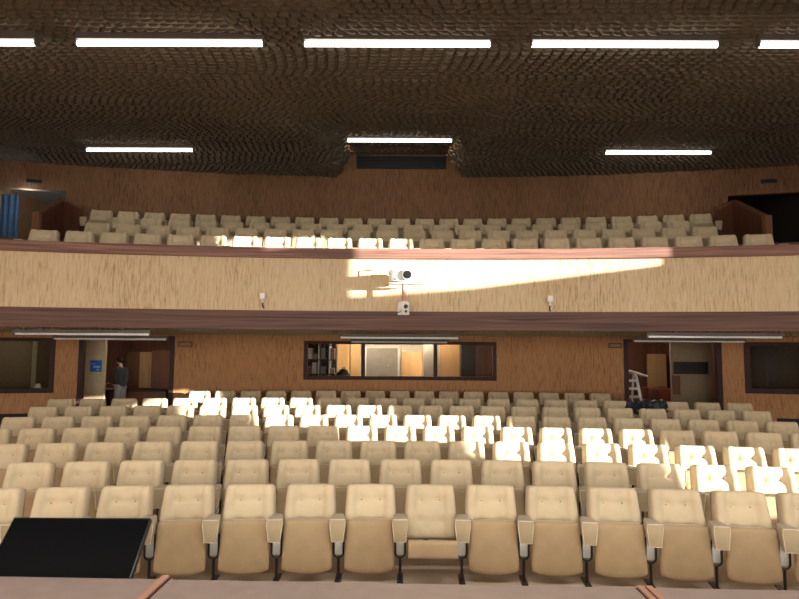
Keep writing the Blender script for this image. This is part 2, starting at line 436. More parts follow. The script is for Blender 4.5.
# --- right lobby
o = board(648, 668, 354, 420, 17.0, .1, 'orange', 'trim_6', z0=.29); o['kind'] = 'structure'
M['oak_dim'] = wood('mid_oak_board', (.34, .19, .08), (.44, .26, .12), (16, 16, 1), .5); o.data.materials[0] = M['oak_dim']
o = board(670, 714, 343, 420, 14.75, .05, 'beigepanel', 'door_5', z0=.29, z1=2.5); o['kind'] = 'structure'
s = empty('dark_sign', at_y(691, 368, 14.725), label='dark rectangular sign plate on the beige door inside the right doorway', cat='sign')
w = (at_y(708, 368, 14.725).x - at_y(674, 368, 14.725).x) / 2
MB().box(-w, w, -.015, .02, -.15, .15).build('plate', 'bezel', s); MB().box(-w * .62, w * .8, -.02, -.016, -.09, .09).build('panel', 'darkwall', s)
s = MB().box(-.09, .09, -.008, .02, -.23, .23).build('notice_board', 'panelwood', None, loc=at_y(676.5, 385, 14.725)); tag(s, 'narrow brown notice board below the dark sign in right doorway', 'board')
cbp = at_y(660, 388, 15.9)
cb = empty('cabinet', (cbp.x, 15.9, .29), label='low red-brown wooden cabinet beside the white ladder in the right doorway', cat='cabinet')
MB().box(-.30, .27, 0, .45, 0, cbp.z - .29).build('body', 'redbox', cb, bevel=.01)
MB().box(-.01, .26, -.02, 0, .05, cbp.z - .33).build('door', 'redbox', cb); MB().box(-.29, -.02, -.02, 0, .05, cbp.z - .33).build('door', 'panelwood', cb)
# stepladder
lp = at_y(637, 405, 15.4); lz = at_y(634, 373, 15.4).z
ld = empty('stepladder', (lp.x, 15.4, .29), rz=.25, label='white metal stepladder standing open just inside the right doorway', cat='ladder')
H = lz - .29
for sx in (-1, 1):
    MB().tube([(sx * .25, -.0, 0), (sx * .17, .28, H)], .04, 6).build('front_rail', 'offwhite', ld)
    MB().tube([(sx * .25, .62, 0), (sx * .17, .34, H)], .03, 6).build('rear_rail', 'offwhite', ld)
for k in range(1, 6):
    t = k / 6; z = H * t; hw = .25 - .08 * t
    MB().box(-hw, hw, .28 * t - .02, .28 * t + .09, z - .03, z + .03).build('step', 'offwhite', ld)
MB().hexa([(-.22, .2, H + .07), (.5, .2, H - .12), (.5, .5, H - .12), (-.22, .5, H + .07), (-.22, .2, H + .12), (.5, .2, H - .07), (.5, .5, H - .07), (-.22, .5, H + .12)]).build('top_platform', 'offwhite', ld, bevel=.01)
# --- projection booth: boards and furniture seen through the long window
def bs(px0, px1, py0, py1, y, t, mat, name):
    o = board(px0, px1, py0, py1, y, t, mat, name, z0=.29 if py1 is None else None); return o
n = 7
for px0, px1, py0, mat in ((337.5, 349, 340, 'orange'), (351, 359.5, 340, 'orange'), (401.5, 422.5, 352, 'orange'), (440, 460.5, 340, 'orange')):
    o = board(px0, px1, py0, 400, 16.9, .05, mat, 'trim_%d' % n, z0=.29); o['kind'] = 'structure'; n += 1
gb = empty('projection_screen', at_y(382, 362, 16.6), label='grey framed board behind the middle pane of the long booth window', cat='screen')
w = (at_y(399.5, 362, 16.6).x - at_y(364.5, 362, 16.6).x) / 2
MB().box(-w, w, 0, .03, .292 - gb.location.z, .42).build('panel', 'greyboard', gb)
m = MB()
for a in ((-w, w, -.012, 0, .38, .42), (-w, -w + .05, -.012, 0, -.75, .38), (w - .05, w, -.012, 0, -.75, .38)): m.box(*a)
m.build('border', 'grey', gb)
o = board(424, 434.5, 343, 400, 16.2, .05, 'greyboard', 'locker', z0=.29); tag(o, 'grey narrow locker beside the right mullion of the long booth window', 'locker')
o = board(461, 476, 340, 400, 16.0, .4, 'darkwall', 'equipment_cabinet', z0=.29); tag(o, 'tall black cabinet behind the right end of the long booth window', 'cabinet')
o = board(476, 499, 340, 400, 16.3, .06, 'brownleaf', 'door_6', z0=.29); o['kind'] = 'structure'
o.data.materials[0] = M['panelwood']
rk = empty('equipment_rack', (at_y(320, 370, 15.7).x, 15.7, .29), label='cluttered equipment rack behind the left end of the long booth window', cat='rack')
rw = (at_y(336, 370, 15.7).x - at_y(306, 370, 15.7).x) / 2
rh = 2.2
for sx in (-rw, -rw * .1, rw * .62): MB().box(sx - .018, sx + .018, 0, .3, 0, rh).build('post', 'grey', rk)
MB().box(-rw, rw, .3, .34, 0, rh).build('back_panel', 'darkwall', rk)
for k in range(5): MB().box(-rw, rw, .0, .3, .35 + k * .38, .38 + k * .38).build('shelf', 'frame', rk)
for k in range(3):
    for i, x in enumerate((-rw * .72, -rw * .4, rw * .18, rw * .8)):
        h = random.uniform(.1, .3); MB().box(x - .055, x + .055, .03, .28, .765 + k * .38, .765 + k * .38 + h).build('unit', ('dishes', 'panelwood', 'grey', 'dishes')[(i + k) % 4], rk)
# black backpack like lump in the booth
bp = at_y(343.5, 376, 15.3)
bg = empty('black_bag', (bp.x, 15.3, zb0 + .02), label='black rounded bag on the sill of the long booth window', cat='bag')
MB().ball((0, 0, .10), (.13, .09, .13), 14, 10).build('body', 'bezel', bg, smooth=True)
MB().ball((-.1, .0, .06), (.09, .08, .08), 12, 8).build('side_pocket', 'bezel', bg, smooth=True); MB().ball((.10, .0, .05), (.07, .08, .07), 12, 8).build('side_pocket', 'bezel', bg, smooth=True)
MB().tube([(-.04, 0, .22), (-.03, 0, .26), (.03, 0, .26), (.04, 0, .22)], .01, 6).build('handle', 'bezel', bg)
struct('sill_booth', MB().box(-2.3, 2.3, 15.0, 15.5, zb0 - .04, zb0 + .02), 'frame')['kind'] = 'structure'
# --- control rooms left and right
def drape(px0, px1, y, mat, name, label, z0=.35, z1=2.35, amp=.03, waves=7, py=370):
    x0 = at_y(px0, py, y).x; x1 = at_y(px1, py, y).x; m = MB(); vs = []; fs = []; n = 48
    for i in range(n + 1):
        x = (x1 - x0) * (i / n - .5); yy = amp * math.sin(i / n * waves * 2 * PI)
        vs += [(x, yy, 0), (x, yy, z1 - z0), (x, yy + .012, z1 - z0), (x, yy + .012, 0)]
    for i in range(n):
        for k in range(4): fs.append((i * 4 + k, i * 4 + 4 + k, i * 4 + 4 + (k + 1) % 4, i * 4 + (k + 1) % 4))
    fs += [(0, 1, 2, 3), (n * 4 + 3, n * 4 + 2, n * 4 + 1, n * 4)]
    m.add(vs, fs); o = m.build(name, mat, smooth='auto', loc=((x0 + x1) / 2, y, z0))
    return tag(o, label, 'curtain')
M['beigecurtain'] = flat('beige_curtain', (.42, .34, .24), .85)
M['dullcurtain'] = flat('dull_brown_curtain', (.17, .115, .085), .85)
drape(15, 36, 15.6, 'beigecurtain', 'curtain', 'pale beige curtain hanging behind the left control room window')
drape(750, 768, 14.9, 'dullcurtain', 'curtain', 'dull brown curtain at left edge of the right control room window')
drape(778, 812, 15.2, 'dullcurtain', 'curtain', 'dark beige curtain at right edge of the right control room window')
dp = at_y(41.5, 389, 14.3)
dl = empty('desk_lamp', (dp.x, 14.15, dp.z - .02), label='small white lamp on the sill behind the left control room window', cat='lamp')
MB().tube([(0, 0, 0), (0, 0, .012)], .05, 14).build('base', 'bezel', dl); MB().tube([(0, 0, .01), (0, 0, .14)], .008, 8).build('stem', 'grey', dl)
MB().tube([(0, 0, .03), (0, 0, .15)], [.095, .05], 16).build('lamp_shade', 'offwhite', dl, smooth='auto')
struct('sill_control', MB().box(-9.4, dp.x + .25, 13.9, 14.5, dp.z - .07, dp.z - .02), 'frame')

# upper lobbies beside the balcony
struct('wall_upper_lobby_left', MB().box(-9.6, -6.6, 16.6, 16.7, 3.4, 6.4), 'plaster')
struct('wall_upper_lobby_blackout', MB().box(9.5, 9.58, 13.6, 16.6, 3.4, 6.4), 'darkwall')  # dark partition added so the unlit right doorway looks black
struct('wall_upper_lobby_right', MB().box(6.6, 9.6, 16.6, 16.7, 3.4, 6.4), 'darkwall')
for nm, x0, x1 in (('floor_upper_left', -9.6, -6.4), ('floor_upper_right', 6.4, 9.6)):
    struct(nm, MB().box(x0, x1, 14.9, 16.7, 3.9, 4.05), 'band')
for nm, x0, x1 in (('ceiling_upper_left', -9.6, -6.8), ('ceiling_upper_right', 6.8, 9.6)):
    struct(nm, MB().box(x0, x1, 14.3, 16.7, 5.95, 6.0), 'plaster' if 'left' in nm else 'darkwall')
drape(-30, 18, 14.2, 'curtain', 'curtain', 'blue curtain in the doorway at the upper left of the balcony', 4.06, 5.75, .045, 8, 215)
cp = at_y(27, 226, 15.5)
o = MB().box(cp.x - .2, cp.x + .2, 15.5, 15.6, 4.05, at_y(27, 212, 15.5).z).build('door_7', 'brownleaf'); o['kind'] = 'structure'

# stair parapets at both ends of the balcony
def parapet(name, pA, pR, pE, sgn, label):
    yA, yR, yE = 11.9, 13.5, 13.42
    a = at_y(*pA, yA); r = at_y(*pR, yR); e = at_y(*pE, yE)
    o = empty(name); o['kind'] = 'structure'
    for q, w in (((a, r), .07), ((r, e), .07)):
        p0, p1 = q; d = (Vector((p1.x, p1.y, 0)) - Vector((p0.x, p0.y, 0))).normalized(); n = Vector((d.y, -d.x, 0)) * w
        MB().prism([Vector((p0.x, p0.y, 3.4)), Vector((p1.x, p1.y, 3.4)), p1 + Vector((0, 0, -.05)), p0 + Vector((0, 0, -.05))], n).build('panel', 'panelwood', o)
        nn = n * 1.5; k = n * -.25; u = Vector((0, 0, .05))
        MB().hexa([p0 + k - u, p1 + k - u, p1 + k + nn - u, p0 + k + nn - u, p0 + k, p1 + k, p1 + k + nn, p0 + k + nn]).build('handrail', 'brownleaf', o)
    MB().box(a.x - .05, a.x + .09, a.y - .05, a.y + .05, 3.4, a.z + .01).build('newel', 'brownleaf', o)
parapet('wall_stair_left', (36, 213), (62, 198), (82, 207), 1, '')
parapet('wall_stair_right', (766, 216), (733, 200), (718, 208), -1, '')

# dark vent recess in the upper wall
g = at_d(401.5, 163, DW); gw = (at_d(446, 163, DW).x - at_d(357, 163, DW).x) / 2
vt = empty('wall_vent', (g.x, g.y, g.z), label='long black grille high in the middle of the upper back wall', cat='grille')
MB().box(-gw, gw, -.06, -.01, -.16, .16).build('surround', 'bezel', vt)
for k in range(6): MB().box(-gw + .03, gw - .03, -.075, -.06, -.135 + k * .05, -.115 + k * .05).build('slat', 'black', vt)

# unlit sign boxes above the doors
M['signface'] = flat('dull_sign_face', (.30, .19, .10), .6)
for (px, py, d, wpx, hpx, lab, face) in ((185.5, 344, DW, 13, 5, 'small brown unlit sign box right of the left lower doorway', 'signface'), (615, 345.5, DW, 12, 4.5, 'small brown unlit sign box left of the right lower doorway', 'signface'),
                             (34.5, 181.5, DW, 13, 3.5, 'small dark sign above the upper left balcony doorway', 'bezel'), (768.5, 181.5, DW, 13, 3.5, 'small dark sign above the upper right balcony doorway', 'bezel')):
    q = at_d(px, py, d); a = math.atan2(q.x, q.y - CY)
    s = empty('exit_sign', (q.x, q.y, q.z), rz=-a, label=lab, cat='sign', group='sign boxes above the doors')
    w = wpx * d / FOC / 2; h = hpx * d / FOC / 2
    MB().box(-w, w, -.05, -.004, -h, h).build('box', 'frame' if face != 'bezel' else 'bezel', s, bevel=.006)
    MB().box(-w * .9, w * .9, -.056, -.051, -h * .7, h * .7).build('face', face, s)

# ------------------------------------------------------------------ lights in the ceiling
def batten(name, loc, rz, lit, label, group, L=2.28):
    o = empty(name, loc, rz, label=label, cat='light', group=group)
    h = L / 2
    if lit:
        MB().hexa([(-h, -.045, -.03), (h, -.045, -.03), (h, .045, -.03), (-h, .045, -.03), (-h, -.035, .11), (h, -.035, .11), (h, .035, .11), (-h, .035, .11)]).build('housing', 'batten', o)
        MB().tube([(-h + .01, 0, -.075), (h - .01, 0, -.066)], .029, 12).build('tube', 'glow', o, smooth='auto')
        for sx in (-h, h): MB().box(sx - .012, sx + .012, -.04, .04, -.10, .02).build('end_cap', 'batten', o)
    else:
        MB().hexa([(-h, -.04, -.075), (h, -.04, -.075), (h, .04, -.075), (-h, .04, -.075), (-h, -.05, -.025), (h, -.05, -.025), (h, .05, -.025), (-h, .05, -.025)]).build('housing', 'batten', o)
        for sx in (-h * .6, h * .6): MB().box(sx - .02, sx + .02, -.02, .02, -.026, .07).build('hanger', 'batten', o)
        MB().tube([(-h + .01, -.02, -.096), (h - .01, -.02, -.096)], .019, 10).build('tube', 'tube_off', o, smooth='auto')
        for sx in (-h, h): MB().box(sx - .012, sx + .012, -.045, .045, -.115, -.03).build('end_cap', 'batten', o)
    return o
for k, nm in ((-2, 'leftmost and cut off by the frame'), (-1, 'second from the left'), (0, 'in the middle'), (1, 'second from the right'), (2, 'rightmost and cut off by the frame')):
    x = k * 2.77 - .045; batten('ceiling_light', (x, 7.05, 5.89 + .0035 * x), 0, True, 'lit white strip light in the front ceiling row, ' + nm, 'lit strip lights on the carton ceiling')
for (x, y, z, nm) in ((-5.55, 12.5, 6.36, 'left'), (-.02, 12.72, 6.68, 'middle'), (5.54, 12.61, 6.41, 'right')):
    batten('ceiling_light', (x, y, z), 0, True, 'shorter-looking lit strip light over the balcony, the %s one of three' % nm, 'lit strip lights on the carton ceiling')
for (x, y, z, nm) in ((0, 11.55, 2.41, 'nearer of the two below the balcony centre'), (0, 14.25, 2.35, 'farther of the two above the booth window'),
                      (-5.34, 10.15, 2.42, 'nearer of the two by the left doorway'), (-5.82, 12.14, 2.36, 'farther of the two over the left doorway'),
                      (5.33, 10.17, 2.435, 'nearer of the two by the right doorway'), (5.92, 12.3, 2.385, 'farther of the two over the right doorway')):
    batten('batten_light', (x, y, z), 0, False, 'grey unlit strip light under the balcony, ' + nm, 'unlit strip lights under the balcony')

# ------------------------------------------------------------------ chairs
PITCH_S = .57
Bb = Vector((0, -.10, .35)); Bt = Vector((0, .045, .822)); Be = (Bt - Bb); BL = Be.length; Be.normalize(); Bn = Vector((0, -Be.z, Be.y))
BUT = [(-.40, .71), (.40, .71), (-.40, .33), (.40, .33)]
def back_surface(u, v):
    hw = .248 - .022 * v ** 1.6
    au = abs(u)
    x = hw * u * (1 - .035 * v ** 26)
    vv = v * (1 - .028 * au ** 12)
    e = max(0, (1 - au ** 14)) * max(0, 1 - abs(2 * v - 1) ** 18)
    off = .068 * e ** .42
    off += .024 * sst(.46, .78, au) * e ** .5
    for (bu, bv) in BUT:
        d2 = ((u - bu) * .22) ** 2 + ((v - bv) * .5) ** 2
        off -= .034 * math.exp(-d2 / .0012)
        off -= .009 * math.exp(-((v - bv) * .5) ** 2 / .0002) * (1 if au < .42 else 0)
    off -= .011 * math.exp(-((au - .50) / .045) ** 2)
    return Bb + Be * (vv * BL) + Vector((x, 0, 0)) + Bn * off
def make_backrest():
    nu, nv = 30, 26; m = MB(); vs = []; fs = []
    us = [math.sin((i / nu - .5) * PI * .98) / math.sin(.49 * PI) if False else (2 * i / nu - 1) for i in range(nu + 1)]
    # crowd the grid towards the borders
    us = [u * (1.35 - .35 * u * u) / 1.0 for u in us]
    vv = [.5 + .5 * (w * (1.35 - .35 * w * w)) for w in (2 * j / nv - 1 for j in range(nv + 1))]
    for v in vv:
        for u in us: vs.append(back_surface(u, v))
    for j in range(nv):
        for i in range(nu):
            a = j * (nu + 1) + i; fs.append((a, a + 1, a + nu + 2, a + nu + 1))
    o = len(vs)
    for (u, v) in ((-1, 0), (1, 0), (1, 1), (-1, 1)): pass
    # flat rear face: rim fan
    rim = [i for i in range(nu + 1)] + [j * (nu + 1) + nu for j in range(1, nv + 1)] + [nv * (nu + 1) + i for i in range(nu - 1, -1, -1)] + [j * (nu + 1) for j in range(nv - 1, 0, -1)]
    back = []
    for r in rim: back.append(len(vs)); vs.append(vs[r] - Bn * .035)
    k = len(rim)
    for i in range(k): fs.append((rim[i], rim[(i + 1) % k], back[(i + 1) % k], back[i]))
    fs.append(tuple(back))
    return m.add(vs, fs)
def make_shell():
    m = MB(); vs = []; fs = []; nv = 8
    for j in range(nv + 1):
        v = j / nv; hw = (.243 - .022 * v ** 1.6) * (1 if j < nv else .93); c = Bb + Be * (v * BL * .985) - Bn * .036
        for sx in (-1, 1): vs.append(c + Vector((sx * hw, 0, 0)))
        for sx in (1, -1): vs.append(c + Vector((sx * hw * .9, 0, 0)) - Bn * .025)
    for j in range(nv):
        for k in range(4): fs.append((j * 4 + k, j * 4 + (k + 1) % 4, j * 4 + 4 + (k + 1) % 4, j * 4 + 4 + k))
    fs += [(3, 2, 1, 0), (nv * 4, nv * 4 + 1, nv * 4 + 2, nv * 4 + 3)]
    return m.add(vs, fs)
def seat_map(folded):
    if folded: return lambda x, s, t: Vector((x, -.285 + .04 * s / .46 + t, .117 + s * .95))
    return lambda x, s, t: Vector((x, -.16 - s, .36 + t - (.46 - s) * .33))
def pillow(mapf, w0, w1, s0, s1, t0, t1, bulge_lo=0, curve=0, nu=16, ns=14, round_top=1.0, p=8):
    m = MB(); vs = []; fs = []
    for side in (0, 1):
        for j in range(ns + 1):
            for i in range(nu + 1):
                u = 2 * i / nu - 1; u = u * (1.3 - .3 * u * u); v = 2 * j / ns - 1; v = v * (1.3 - .3 * v * v); q = (v + 1) / 2
                x = u * (w0 + (w1 - w0) * q) / 2 * (1 - .03 * abs(v) ** 12)
                s = s0 + (s1 - s0) * q - curve * (1 - u * u) * (1 - q) + .012 * abs(u) ** 9 * (1 if v < 0 else -1)
                e = (max(0, 1 - abs(u) ** p) * max(0, 1 - abs(v) ** p)) ** .45
                tm = (t0 + t1) / 2; h = (t1 - t0) / 2
                t = tm + (e * .85 + .15) * h * (1 if side else -1)
                vs.append(mapf(x, s, t))
    k = (nu + 1) * (ns + 1)
    for side in (0, 1):
        for j in range(ns):
            for i in range(nu):
                a = side * k + j * (nu + 1) + i; fs.append((a, a + 1, a + nu + 2, a + nu + 1))
    rim = [i for i in range(nu + 1)] + [j * (nu + 1) + nu for j in range(1, ns + 1)] + [ns * (nu + 1) + i for i in range(nu - 1, -1, -1)] + [j * (nu + 1) for j in range(ns - 1, 0, -1)]
    for a, b in zip(rim, rim[1:] + rim[:1]): fs.append((a, b, b + k, a + k))
    return m.add(vs, fs)
def arm_mb(x):
    m = MB(); A = [(-.054, .395), (.054, .395), (.071, .545), (.071, .600), (-.071, .600), (-.071, .545)]
    B = [(a * .98, z) for a, z in A]; C = [(-.035, .50), (.035, .50), (.040, .555), (.040, .592), (-.040, .592), (-.040, .555)]
    vs = []
    for y, S in ((-.345, A), (-.298, B), (-.13, C)): vs += [(x + a, y, z) for a, z in S]
    fs = [tuple(range(6)), tuple(range(12, 18))[::-1]]
    for q in (0, 6): fs += [(q + i, q + i + 6, q + (i + 1) % 6 + 6, q + (i + 1) % 6) for i in range(6)]
    return m.add(vs, fs)
def u_path(x, y):
    pts = [(x - .045, y, .44), (x - .045, y, .26)]
    for k in range(1, 8):
        a = PI + PI * k / 8; pts.append((x + .045 * math.cos(a), y, .26 + .045 * math.sin(a)))
    return pts + [(x + .045, y, .26), (x + .045, y, .44)]
MESH = {}
def mesh_of(key, fn):
    if key not in MESH: MESH[key] = fn()
    return MESH[key]
def part(root, name, key, mb_fn, mat, **kw):
    """first use builds the mesh, later uses share it"""
    if key not in MESH:
        o = mb_fn().build(name, mat, root, **kw); MESH[key] = o.data; return o
    o = bpy.data.objects.new(name, MESH[key]); COL.objects.link(o); o.parent = root; return o
def arm_set(root, x, full, tagk):
    a = part(root, 'armrest', 'arm' + tagk, lambda: arm_mb(x), 'arm', bevel=.012)
    if full:
        def pip():
            F = [(-.052, .399), (.052, .399), (.068, .545), (.067, .594), (-.067, .594), (-.068, .545)]
            return MB().tube([(x + p, -.346, z) for p, z in F], .004, 6, True)
        part(a, 'piping', 'pip' + tagk, pip, 'piping', smooth=True)
        part(root, 'side_panel', 'sp' + tagk, lambda: MB().box(x - .036, x + .036, -.19, -.172, .235, .43), 'offwhite', bevel=.005)
        part(root, 'bracket', 'br' + tagk, lambda: MB().tube(u_path(x, -.20), .009, 8), 'black', smooth='auto')
        l = part(root, 'leg', 'leg' + tagk, lambda: MB().tube([(x, -.19, .222), (x, -.19, .02)], .013, 8), 'black', smooth='auto')
        part(l, 'foot', 'foot' + tagk, lambda: MB().box(x - .028, x + .028, -.27, -.04, .002, .022), 'black', bevel=.004)
    else:
        l = part(root, 'leg', 'legs' + tagk, lambda: MB().prism([(x + a, -.21, z) for a, z in ((-.012, .002), (.012, .002), (.012, .22), (.045, .26), (.045, .43), (-.045, .43), (-.045, .26), (-.012, .22))], (0, .03, 0)), 'black')
HP = PITCH_S / 2
def make_chair(loc, rz, label, group, full, folded=True, last=False):
    r = empty('folding_chair', loc, rz, label=label, cat='chair', group=group)
    b = part(r, 'backrest', 'back', make_backrest, 'cream', smooth=True)
    if full:
        for k, (bu, bv) in enumerate(BUT):
            p = back_surface(bu, bv)
            part(b, 'button', 'but%d' % k, lambda: MB().ball(p + Bn * .003, (.019, .010, .019), 10, 6), 'button', smooth=True)
    part(r, 'back_shell', 'shell', make_shell, 'shell')
    f = seat_map(folded); kf = 'f' if folded else 'd'
    s = part(r, 'seat', 'seat' + kf, lambda: pillow(f, .42, .405, .03, .468, .030, .095 if folded else .145, 0, .01), 'cream', smooth=True)
    def pan():
        m = pillow(f, .458, .420, .012, .472, -.012, .034, 0, .030, p=10)
        if not folded: m = MB().prism([(-.212, y, z) for y, z in ((-.17, .20), (-.62, .35), (-.645, .365), (-.645, .48), (-.63, .50), (-.61, .502), (-.605, .395), (-.17, .24))], (.424, 0, 0))
        return m
    part(s if full else r, 'seat_panel', 'panel' + kf, pan, 'tan', smooth='auto' if not folded else True, **({'bevel': .01} if not folded else {}))
    arm_set(r, -HP, full, 'L' + str(full))
    if last: arm_set(r, HP, full, 'R' + str(full))
    return r
ORD = 'first second third fourth fifth sixth seventh eighth ninth tenth eleventh twelfth thirteenth fourteenth fifteenth sixteenth seventeenth eighteenth nineteenth twentieth twenty-first twenty-second twenty-third twenty-fourth twenty-fifth twenty-sixth'.split()
def row(d, ks, zf, group, where, full, lit, down=None):
    R = d - CY; n = len(ks)
    for i, k in enumerate(ks):
        a = k * PITCH_S / R; p = pol(R, a, zf) + Vector((.022, 0, 0))
        px = 399.5 + FOC * p.x / p.y
        sun = lit and lit[0] <= px <= lit[1]
        pos = 'leftmost' if i == 0 else 'rightmost' if i == n - 1 else ORD[i] + ' from the left'
        look = 'sunlit cream tufted chair' if sun else 'cream tufted chair'
        if k == down: look += ' with its seat down'; pos = ORD[i] + ' from left'; where_ = 'front row'
        else: where_ = where
        make_chair(p, -a, '%s, %s in the %s' % (look, pos, where_), group, full, k != down, i == n - 1)
half = lambda m: [i + .5 for i in range(-m - 1, m + 1)]
full_ = lambda m: list(range(-m, m + 1))
GR = 'tufted chairs of the ground floor rows'; GB = 'tufted chairs of the balcony rows'
row(5.87, half(6), floor_z(5.5), GR, 'row nearest the stage', True, None, .5)
row(6.88, full_(7), floor_z(6.6), GR, 'second row from the stage', True, (690, 799))
row(7.9, half(8), floor_z(7.6), GR, 'third row from the stage', True, (450, 799))
row(9.02, full_(10), floor_z(8.7), GR, 'fourth row from the stage', True, (345, 655))
row(10.08, half(10), floor_z(9.8), GR, 'fifth row from the stage', False, (255, 500))
row(11.25, full_(11), floor_z(11.0), GR, 'sixth row from the stage', False, (180, 355))
row(12.31, half(11), floor_z(12.1), GR, 'seventh row from the stage', False, (180, 300))
row(14.05, full_(8), .29, GR, 'last row against the back wall', False, (185, 205))
for (d, z), ks, wh, lit in zip(BROW, (full_(11), half(10), half(10), full_(12)), ("balcony's front row", "balcony's second row", "balcony's third row", "balcony's last row"), ((225, 410), None, None, None)):
    row(d, ks, z, GB, wh, False, lit)

# ------------------------------------------------------------------ screen lying back in front of the stage
sy = 4.22
tL = at_y(14, 517, sy + .30); tR = at_y(151, 518, sy + .30); bl = at_y(-11, 577, sy); br_ = at_y(137, 577, sy)
xc = (tL.x + tR.x) / 2; W = (tR.x - tL.x) / 2
up_ = (tL + tR) / 2 - (bl + br_) / 2; ang = math.atan2(up_.z, up_.y); Lh = .56
tv = empty('monitor', (xc, (tL.y + bl.y) / 2, 0), label='black flat screen tilted back in front of the stage at lower left', cat='screen')
topc = (tL + tR) / 2; du = Vector((0, math.cos(ang), math.sin(ang))); nn = Vector((0, -math.sin(ang), math.cos(ang)))
def tvp(u, s, t): q = topc + Vector((u * W, 0, 0)) - du * s + nn * t - tv.location; return q
MB().hexa([tvp(-1, Lh, -.045), tvp(1, Lh, -.045), tvp(1, 0, -.045), tvp(-1, 0, -.045), tvp(-1, Lh, 0), tvp(1, Lh, 0), tvp(1, 0, 0), tvp(-1, 0, 0)]).build('casing', 'bezel', tv, bevel=.006)
MB().hexa([tvp(-.98, Lh - .02, .0005), tvp(.98, Lh - .02, .0005), tvp(.98, .012, .0005), tvp(-.98, .012, .0005), tvp(-.98, Lh - .02, .002), tvp(.98, Lh - .02, .002), tvp(.98, .012, .002), tvp(-.98, .012, .002)]).build('screen', 'screen', tv)
for sx in (-.55, .55):
    q = tvp(sx, .3, -.04); q2 = tvp(sx, .5, -.04)
    MB().tube([q, (q.x, q.y + .12, .03), (q.x, q2.y - .1, .02), q2], .018, 8).build('stand_leg', 'black', tv, smooth='auto')

# ------------------------------------------------------------------ projector and little cameras on the balcony front
pj = at_y(402, 276.5, DB - .37)
pr = empty('projector', (pj.x, pj.y, pj.z), rz=.06, label='white projector with dark lens on the pole before the balcony front', cat='projector')
MB().box(-.205, .165, -.13, .14, -.095, .105).build('casing', 'offwhite', pr, bevel=.02)
MB().tube([(.075, -.19, .01), (.075, -.10, .01)], .088, 20).build('lens_ring', 'grey', pr, smooth='auto')
MB().tube([(.075, -.198, .01), (.075, -.12, .01)], .068, 18).build('lens', 'lens', pr, smooth='auto')
MB().box(.0, .17, -.11, .1, .108, .122).build('top_panel', 'grey', pr)
MB().box(-.14, -.10, -.134, -.129, -.07, -.05).build('indicator', 'bezel', pr)
pb = at_y(404, 308, DB - .30)
pm = empty('projector_mount', (pj.x + .03, pj.y, pb.z), label='white pole and shelf arm carrying the projector on the balcony front', cat='mount')
hz = pj.z - .10 - pb.z; yb = DB - .02 - pj.y
MB().tube([(0, 0, .02), (0, 0, hz - .012)], .032, 12).build('pole', 'salmon', pm, smooth='auto')
MB().box(-.26, .32, -.1, .1, hz - .03, hz - .01).build('shelf', 'offwhite', pm, bevel=.004)
MB().box(-.03, .03, .0, yb, -.02, .03).build('arm', 'offwhite', pm, bevel=.005)
MB().box(-.1, .1, yb, yb + .015, -.1, .12).build('wall_plate', 'offwhite', pm)
MB().tube([(-.20, .0, hz + .01), (-.28, .05, hz + .28), (-.1, .08, hz + .30)], .012, 6).build('cable', 'offwhite', pm, smooth='auto')
pc = empty('ptz_camera', (pj.x + .045, pj.y - .075, pb.z - .09), label='small white camera at the foot of the projector pole', cat='camera')
MB().box(-.06, .05, -.08, .038, .05, .19).build('housing', 'offwhite', pc, bevel=.015)
MB().tube([(0, -.02, -.02), (0, -.02, .05)], [.045, .06], 14).build('base', 'offwhite', pc, smooth='auto')
MB().tube([(.02, -.10, .10), (.02, -.07, .10)], .035, 14).build('lens', 'lens', pc, smooth='auto')
MB().tube([(.02, -.10, .02), (.02, -.06, .02)], .022, 12).build('lens', 'lens', pc, smooth='auto')
MB().tube([(-.06, -.04, .02), (-.12, -.03, .0), (-.17, -.03, -.03)], .009, 6).build('cable', 'black', pc, smooth='auto')
for px, py, lab in ((262.5, 296, 'small white box with cable left of the projector on balcony front'), (550, 299, 'small white box with cable right of the projector on balcony front')):
    q = at_d(px, py, DB - .09); a = math.atan2(q.x, q.y - CY)
    s = empty('sensor', q, rz=-a, label=lab, cat='sensor', group='small white boxes on the balcony front')
    MB().box(-.045, .045, -.05, .04, -.055, .055).build('housing', 'offwhite', s, bevel=.012)
    MB().box(-.02, .02, .04, .102, -.02, .02).build('bracket', 'offwhite', s)
    MB().tube([(.0, .0, -.055), (.005, .01, -.11)], .018, 8).build('stem', 'offwhite', s, smooth='auto')
    MB().tube([(.005, .01, -.11), (.0, .06, -.17), (.02, .085, -.2)], .011, 6).build('cable', 'black', s, smooth='auto')

